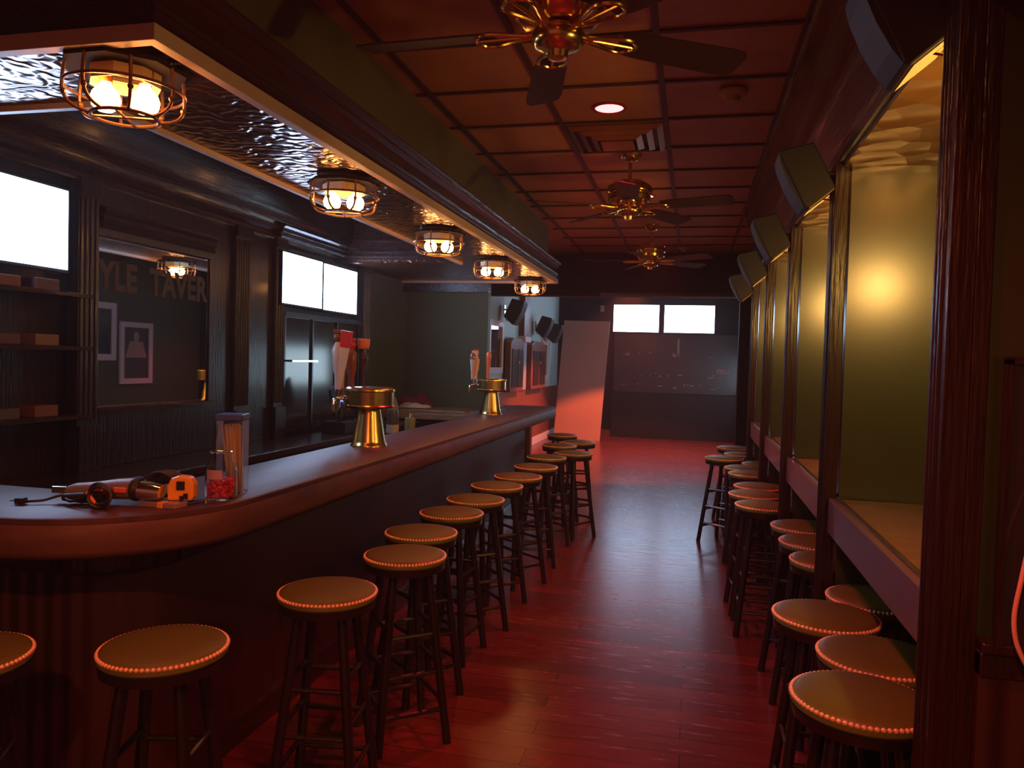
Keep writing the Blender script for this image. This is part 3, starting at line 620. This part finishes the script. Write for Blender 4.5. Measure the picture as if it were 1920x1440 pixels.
# ------------------------------------------------------------------ stools
def make_stool():
    t = thing('bar_stool', 'x', 'stool', (0, 0, 0), 0, 'olive topped bar stools')
    R_ = 0.166
    B().lathe([(0, 0.722), (R_-0.006, 0.722), (R_+0.001, 0.730), (R_+0.001, 0.744), (R_-0.006, 0.7535), (R_-0.022, 0.7585), (R_*0.6, 0.7635), (0, 0.765)], n=48).build('seat_cushion', VINYL, t, smooth=True)
    B().lathe([(0, 0.690), (R_-0.022, 0.690), (R_-0.004, 0.697), (R_-0.001, 0.7215), (0, 0.7215)], n=48).build('seat_base', STOOLW, t, smooth=True)
    nb = B()
    for k in range(76):
        a = 2*PI*k/76
        nb.bm.verts.ensure_lookup_table(); nb.ball(((R_-0.0015)*math.cos(a), (R_-0.0015)*math.sin(a), 0.7465), 0.0063, n=6)
    nb.build('nailhead_trim', NAIL, t, smooth=True)
    P = []
    for k in range(4):
        a = PI/4+k*PI/2
        top, bot = Vector((0.105*math.cos(a), 0.105*math.sin(a), 0.69)), Vector((0.205*math.cos(a), 0.205*math.sin(a), 0.0)); P.append((top, bot))
        B().tube([bot, bot.lerp(top, 0.06), bot.lerp(top, 0.5), top], 0.0175, 12).build('leg', STOOLW, t, smooth=True)
    for k in range(4):
        for zf in (0.20, 0.42, 0.64):
            f = zf+(0.045 if k % 2 else 0)
            a = P[k][1].lerp(P[k][0], f); b = P[(k+1) % 4][1].lerp(P[(k+1) % 4][0], f)
            B().tube([a, a.lerp(b, 0.5), b], 0.0095, 8).build('rung', STOOLW, t, smooth=True)
    return t
LS = [(-1.842, 1.61), (-1.388, 1.82), (-1.197, 2.414), (-1.125, 2.96), (-1.206, 3.374), (-1.213, 3.86), (-1.203, 4.287), (-1.206, 4.80), (-1.166, 5.246),
      (-1.150, 5.789), (-1.181, 6.40), (-1.010, 6.80), (-1.235, 7.36), (-1.100, 7.76), (-1.384, 8.42)]
RS = [(0.435, 2.03), (0.545, 2.35), (0.455, 2.685), (0.665, 2.940), (0.600, 3.46), (0.593, 3.81), (0.590, 4.17), (0.44, 4.73), (0.420, 5.12), (0.470, 5.47), (0.46, 6.09),
      (0.445, 6.43), (0.60, 6.75), (0.30, 7.04), (0.480, 7.43), (0.430, 7.98)]
ST0 = make_stool(); first = True
def put(x, y, rz, lab, grp, s=1.0):
    global first
    o = ST0 if first else copy_tree(ST0); first = False
    o.location = (x, y, 0); o.rotation_euler = (0, 0, rz); o['label'] = lab; o['group'] = grp
    return o
rnd = random.Random(11)
for i, (x, y) in enumerate(LS):
    if i == 0: lab = 'olive topped bar stool cut off by the left edge, before the bar front'
    elif i == 1: lab = 'olive topped bar stool at the rounded corner of the bar, large and tilted looking'
    elif i == 11: lab = 'far bar stool standing out into the aisle, rightmost of the left row'
    elif i == 14: lab = 'farthest stool beyond the end of the bar, in front of the leaning board'
    else: lab = 'dark bar stool with nailhead rim in the left row, %s from the bar corner' % ordn[i-2+1]
    put(x, y, [0.5, 0.25, 0.15][i] if i < 3 else rnd.uniform(0, PI/2), lab, 'stools along the bar')
for i, (x, y) in enumerate(RS):
    if i == 0: lab = 'olive topped stool at lower right, nearest the camera'
    elif i == 15: lab = 'farthest stool of the right row, standing clear past the last shelf'
    else: lab = 'dark stool with nailhead rim on the right side, %s from the camera' % ordn[i]
    put(x, y, (0.0 if i in (0, 1, 2, 3, 7, 10, 14) else rnd.uniform(0, PI/2)), lab, 'stools along the right shelves')

# ------------------------------------------------------------------ ceiling fans
def make_fan(loc, base, label, first=False):
    D = -0.025
    t = thing('ceiling_fan', label, 'ceiling fan', loc, 0, 'ceiling fans over the aisle')
    B().lathe([(0, 0), (0.075, 0), (0.078, -0.02), (0.055, -0.05), (0.03, -0.065), (0, -0.068)], n=32).build('ceiling_cup', BRASS, t, smooth=True)
    B().cyl((0, 0, -0.06), (0, 0, -0.22-D), 0.012).build('down_rod', BRASS, t, smooth=True)
    B().lathe([(0, -0.205), (0.03, -0.21), (0.10, -0.225), (0.145, -0.255), (0.155, -0.285), (0.150, -0.30), (0.135, -0.31), (0.145, -0.325), (0.14, -0.35), (0.11, -0.375), (0, -0.38)], c=(0, 0, -D), n=40).build('motor_housing', BRASS, t, smooth=True)
    B().lathe([(0, -0.38), (0.075, -0.385), (0.085, -0.40), (0.085, -0.425), (0.07, -0.445), (0.035, -0.455), (0.030, -0.475), (0, -0.48)], c=(0, 0, -D), n=32).build('switch_cup', BRASS, t, smooth=True)
    for k in range(5):
        a = math.radians(base+72*k); M = Matrix.Translation((0, 0, -0.395-D)) @ Matrix.Rotation(a, 4, 'Z')
        ar = B()
        lp = [(0.10, 0.012), (0.16, 0.03), (0.215, 0.048), (0.255, 0.040), (0.275, 0.0), (0.255, -0.040), (0.215, -0.048), (0.16, -0.03), (0.10, -0.012)]
        ar.tube(smooth_path([(p[0], p[1], -0.004) for p in lp], 4), 0.0075, 8).cyl((0.06, 0, 0.005), (0.12, 0, -0.002), 0.013)
        ar.tube([(0.12, 0, -0.004), (0.27, 0, -0.004)], 0.006, 8)
        ar.bm.transform(M); ar.build('blade_arm', BRASS, t, smooth=True)
        bl = B(); pr = [(0.22, 0.050), (0.30, 0.062), (0.62, 0.072), (0.67, 0.066), (0.69, 0.045), (0.69, -0.045), (0.67, -0.066), (0.62, -0.072), (0.30, -0.062), (0.22, -0.050)]
        bl.prism([(p[0], p[1], 0.004) for p in pr], (0, 0, 0.007)); bl.bm.transform(M @ Matrix.Rotation(math.radians(-13), 4, 'X')); bl.build('blade', mat('dark fan blade', (0.022, 0.008, 0.006), 0.6), t)
    return t
make_fan((-0.455, 2.45, H), 33, 'brass and dark wood ceiling fan nearest the camera, cut by the top edge')
make_fan((-0.455, 5.24, H), 58, 'brass ceiling fan in the middle of the aisle, behind the vent')
make_fan((-0.455, 7.98, H), 40, 'farthest brass ceiling fan, small, before the dropped header')

# recessed lights, vent, smoke detectors
def downlight(loc, label, vis_m, watts, col, cone, blend=0.5):
    t = thing('recessed_light', label, 'ceiling light', loc)
    B().lathe([(0.080, 0.0), (0.098, 0.0), (0.098, -0.006), (0.080, -0.009)], n=32).build('trim_ring', mat('dark red ring', (0.25, 0.03, 0.03), 0.4), t, smooth=True)
    B().lathe([(0, -0.002), (0.079, -0.002), (0.079, -0.004), (0, -0.004)], n=32).build('lens', vis_m, t)
    L = bpy.data.lights.new('lamp', 'SPOT'); L.energy = watts; L.color = col; L.spot_size = math.radians(cone); L.spot_blend = blend; L.shadow_soft_size = 0.06
    lo = bpy.data.objects.new('lamp', L); COL.objects.link(lo); lo.parent = t; lo.location = (0, 0, -0.03)
    return t
RC = (1.0, 0.03, 0.07)
downlight((-0.500, 4.31, H-0.001), 'glowing red recessed ceiling light between the near fan and the vent', REDL, RED_W, RC, 98)
downlight((-0.30, 1.30, H-0.001), 'red recessed ceiling light overhead, out of the frame', REDL, RED_W, RC, 98)
downlight((-0.45, 6.60, H-0.001), 'red recessed ceiling light hidden behind the middle fan', REDL, RED_W*0.6, (1, 0.10, 0.06), 100)
downlight((-0.45, 9.40, H-0.001), 'red recessed ceiling light hidden by the farthest fan', REDL, RED_W*0.7, (1, 0.12, 0.07), 95)
downlight((-1.10, 13.4, H-0.001), 'orange red recessed light beyond the dropped header, hidden from view', REDL, REAR_W, (1, 0.16, 0.045), 104, 0.18)
downlight((-0.35, -0.9, H-0.001), 'added warm red fill light behind the camera, shaped as a recessed light', REDL, 190, (1, 0.27, 0.09), 165)  # added foreground fill, not a known fixture
t = thing('air_vent', 'square recessed metal air vent in the ceiling between near and middle fan', 'vent', (-0.505, 4.90, H))
v = B()
for k, s_ in enumerate((0.285, 0.22, 0.155)):
    z = -0.006-0.012*k
    v.prism([(-s_, -s_, z), (s_, -s_, z), (s_-0.035, -s_+0.035, z-0.018), (-s_+0.035, -s_+0.035, z-0.018)], (0, 0, 0.003))
    v.prism([(-s_, s_, z), (s_, s_, z), (s_-0.035, s_-0.035, z-0.018), (-s_+0.035, s_-0.035, z-0.018)], (0, 0, 0.003))
    v.prism([(s_, -s_, z), (s_, s_, z), (s_-0.035, s_-0.035, z-0.018), (s_-0.035, -s_+0.035, z-0.018)], (0, 0, 0.003))
    v.prism([(-s_, -s_, z), (-s_, s_, z), (-s_+0.035, s_-0.035, z-0.018), (-s_+0.035, -s_+0.035, z-0.018)], (0, 0, 0.003))
v.build('louvre', mat('copper brown vent metal', (0.30, 0.11, 0.07), 0.35, metal=0.5), t)
B().box(-0.295, 0.295, -0.295, 0.295, -0.004, -0.001).build('backing', GRID, t)
B().box(-0.10, 0.10, -0.10, 0.10, -0.052, -0.046).build('centre_plate', MATS['copper brown vent metal'], t)
def smoke(loc, lab):
    t = thing('smoke_detector', lab, 'smoke detector', loc)
    m_ = mat('ivory plastic', (0.42, 0.30, 0.18), 0.45)
    B().lathe([(0, 0), (0.072, 0), (0.072, -0.012), (0.060, -0.022), (0.04, -0.026), (0, -0.026)], n=28).build('base', m_, t, smooth=True)
    B().lathe([(0, -0.026), (0.036, -0.026), (0.034, -0.05), (0.028, -0.054), (0, -0.054)], n=24).build('sensor', m_, t, smooth=True)
smoke((0.155, 4.12, H-0.012), 'ivory smoke detector on the ceiling right of the near fan')
smoke((-0.15, 9.40, H-0.012), 'small smoke detector near the farthest fan')

# ------------------------------------------------------------------ right rear wall pictures (seen in the back bar mirror)
t = thing('framed_print', 'white framed print, seen reflected in the back bar mirror', 'picture', (0.72, 8.36, 1.12))
def frame(t, wy, hz, fw_, m, sgn=-1):
    x0, x1 = sorted((0.0, sgn*0.03))
    B().box(x0, x1, 0, fw_, 0, hz).box(x0, x1, wy-fw_, wy, 0, hz).box(x0, x1, fw_, wy-fw_, 0, fw_).box(x0, x1, fw_, wy-fw_, hz-fw_, hz).build('frame', m, t, bevel=0.003)
frame(t, 0.60, 0.80, 0.07, WHITEF)
B().box(-0.012, 0, 0.07, 0.53, 0.07, 0.73).build('print', mat('dark print', (0.06, 0.055, 0.06), 0.5), t)
B().prism([(-0.0125, 0.10, 0.34), (-0.0125, 0.50, 0.34), (-0.0125, 0.42, 0.55), (-0.0125, 0.18, 0.55)], (-0.001, 0, 0)).prism([(-0.0125, 0.30+0.05*math.cos(2*PI*k/16), 0.61+0.07*math.sin(2*PI*k/16)) for k in range(16)], (-0.001, 0, 0)).build('pale_shape', mat('pale print ink', (0.45, 0.28, 0.24), 0.5), t)
t = thing('framed_picture', 'narrow white framed dark panel beside the framed print, reflected in the mirror', 'picture', (0.72, 7.85, 1.42))
frame(t, 0.44, 0.72, 0.08, WHITEF)
B().box(-0.012, 0, 0.08, 0.36, 0.08, 0.64).build('panel', REARP, t)

# ------------------------------------------------------------------ left rear wall
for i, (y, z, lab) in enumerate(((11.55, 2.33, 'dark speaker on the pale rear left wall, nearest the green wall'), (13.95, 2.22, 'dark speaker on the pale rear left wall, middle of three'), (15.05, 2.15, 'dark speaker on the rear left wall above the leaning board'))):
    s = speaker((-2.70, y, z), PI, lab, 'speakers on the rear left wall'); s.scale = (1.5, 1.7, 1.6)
def wmirror(y0, y1, z0, z1, lab):
    t = thing('framed_mirror', lab, 'mirror', (-2.90, y0, z0), 0, 'framed mirrors on the rear left wall')
    frame(t, y1-y0, z1-z0, 0.09, WHITEF, 1)
    B().box(0.0, 0.012, 0.09, y1-y0-0.09, 0.09, z1-z0-0.09).build('glass', MIRROR, t)
wmirror(10.75, 11.60, 1.36, 2.16, 'white framed mirror catching a bright reflection, beside the green wall')
wmirror(14.75, 15.45, 1.20, 1.98, 'white framed mirror on the rear left wall near the leaning board')
t = thing('wall_pilaster', 'dark red wooden pilaster on the pale rear left wall with white foot', 'pilaster', (-2.90, 12.75, 0))
B().box(0, 0.10, 0.0, 0.42, 1.98, 2.95).build('shaft', REDWOOD, t)
B().box(0, 0.13, -0.03, 0.45, 1.88, 1.98).build('foot', WHITEF, t, bevel=0.01)
B().box(0, 0.06, 0.0, 0.42, 1.06, 1.88).build('lower_panel', GREYB, t)
def shutter(y0, y1, z0, z1, lab):
    t = thing('louvred_cabinet', lab, 'cabinet', (-2.868, y0, z0), 0, 'wooden cabinets on the rear left wall')
    wy, hz = y1-y0, z1-z0
    top = [(0, 0, 0), (0, wy, 0), (0, wy, hz*0.92), (0, wy*0.8, hz), (0, wy*0.2, hz), (0, 0, hz*0.92)]
    B().prism(top, (0.10, 0, 0)).build('body', REDWOOD, t, bevel=0.01)
    for a in (0.10, 0.55): B().box(0.10, 0.115, wy*a, wy*(a+0.35), hz*0.08, hz*0.80).build('door', WOODV, t, bevel=0.005)
    B().ball((0.125, wy*0.48, hz*0.55), 0.02, n=10).build('knob', BRASS, t, smooth=True)
shutter(11.68, 12.62, 1.06, 1.92, 'dark red wooden cabinet between the first mirror and the pilaster')
shutter(13.28, 14.60, 1.06, 1.92, 'dark red wooden cabinet beyond the pilaster')

# leaning board
t = B()
y0, y1 = 15.32, 15.98
t.prism([(-2.70, y0, 0.0), (-1.76, y0-0.02, 0.0), (-1.70, y1, 2.42), (-2.66, y1, 2.43)], (0, 0.022, 0.005))
tag(t.build('plywood_sheet', BOARD), 'tall pinkish sheet leaning on the far wall left of the televisions', 'board')
# far wall glossy panel, low black stage front
t = thing('back_wall_panel', 'wide dark glossy panel below the far televisions with faint markings', 'panel', (-1.66, 16.60, 0.96))
B().box(0, 2.68, 0.05, 0.09, 0, 1.25).build('sheet', mat('smoked glossy panel', (0.05, 0.028, 0.036), 0.33, coat=0.2), t)
mk = B(); rnd = random.Random(9)
for q in range(34):
    x, z = rnd.uniform(0.15, 2.3), rnd.choice((0.13, 0.36, 0.80))+rnd.uniform(-0.03, 0.05); w_ = rnd.uniform(0.02, 0.10)
    mk.box(x, x+w_, 0.046, 0.0499, z, z+rnd.uniform(0.01, 0.035))
mk.box(1.33, 1.37, 0.046, 0.0499, 0.82, 1.15)
mk.build('chalk_marks', mat('faint chalk', (0.28, 0.20, 0.20), 0.8), t)
letters('mu', 'lettering', mat('faint pink letters', (0.35, 0.16, 0.17), 0.7), (2.15, 0.048, 0.44), (PI/2, 0, 0), 0.20, 0.001, t)
tag(B().box(-1.66, 1.02, 16.40, 16.64, 0, 0.94).build('low_black_wall', BLACKM, bevel=0.01), 'low black platform front below the glossy far panel', 'panel')
o = B().box(-0.04, 0.04, -0.015, 0.015, -0.07, 0.07).build('wall_box', mat('grey box', (0.22, 0.22, 0.2), 0.5), bevel=0.008); o.location = (-1.95, 16.68, 2.74)
tag(o, 'tiny pale wall box above the leaning board', 'box')

# ------------------------------------------------------------------ thin haze volume added to imitate lens bloom and lift the blacks
HAZE = bpy.data.materials.new('bloom haze'); HAZE.use_nodes = True
nt = HAZE.node_tree; nt.nodes.clear(); ou = nt.nodes.new('ShaderNodeOutputMaterial'); vs = nt.nodes.new('ShaderNodeVolumeScatter')
vs.inputs['Density'].default_value = 0.005; vs.inputs['Anisotropy'].default_value = 0.35; nt.links.new(vs.outputs[0], ou.inputs['Volume'])
hz = B().box(XL-0.8, XR+0.8, -6.0, YB+0.6, -0.5, H+0.5).build('bloom_haze', HAZE); hz['kind'] = 'stuff'
tag(hz, 'thin haze volume added across the room to imitate lens bloom', 'haze')
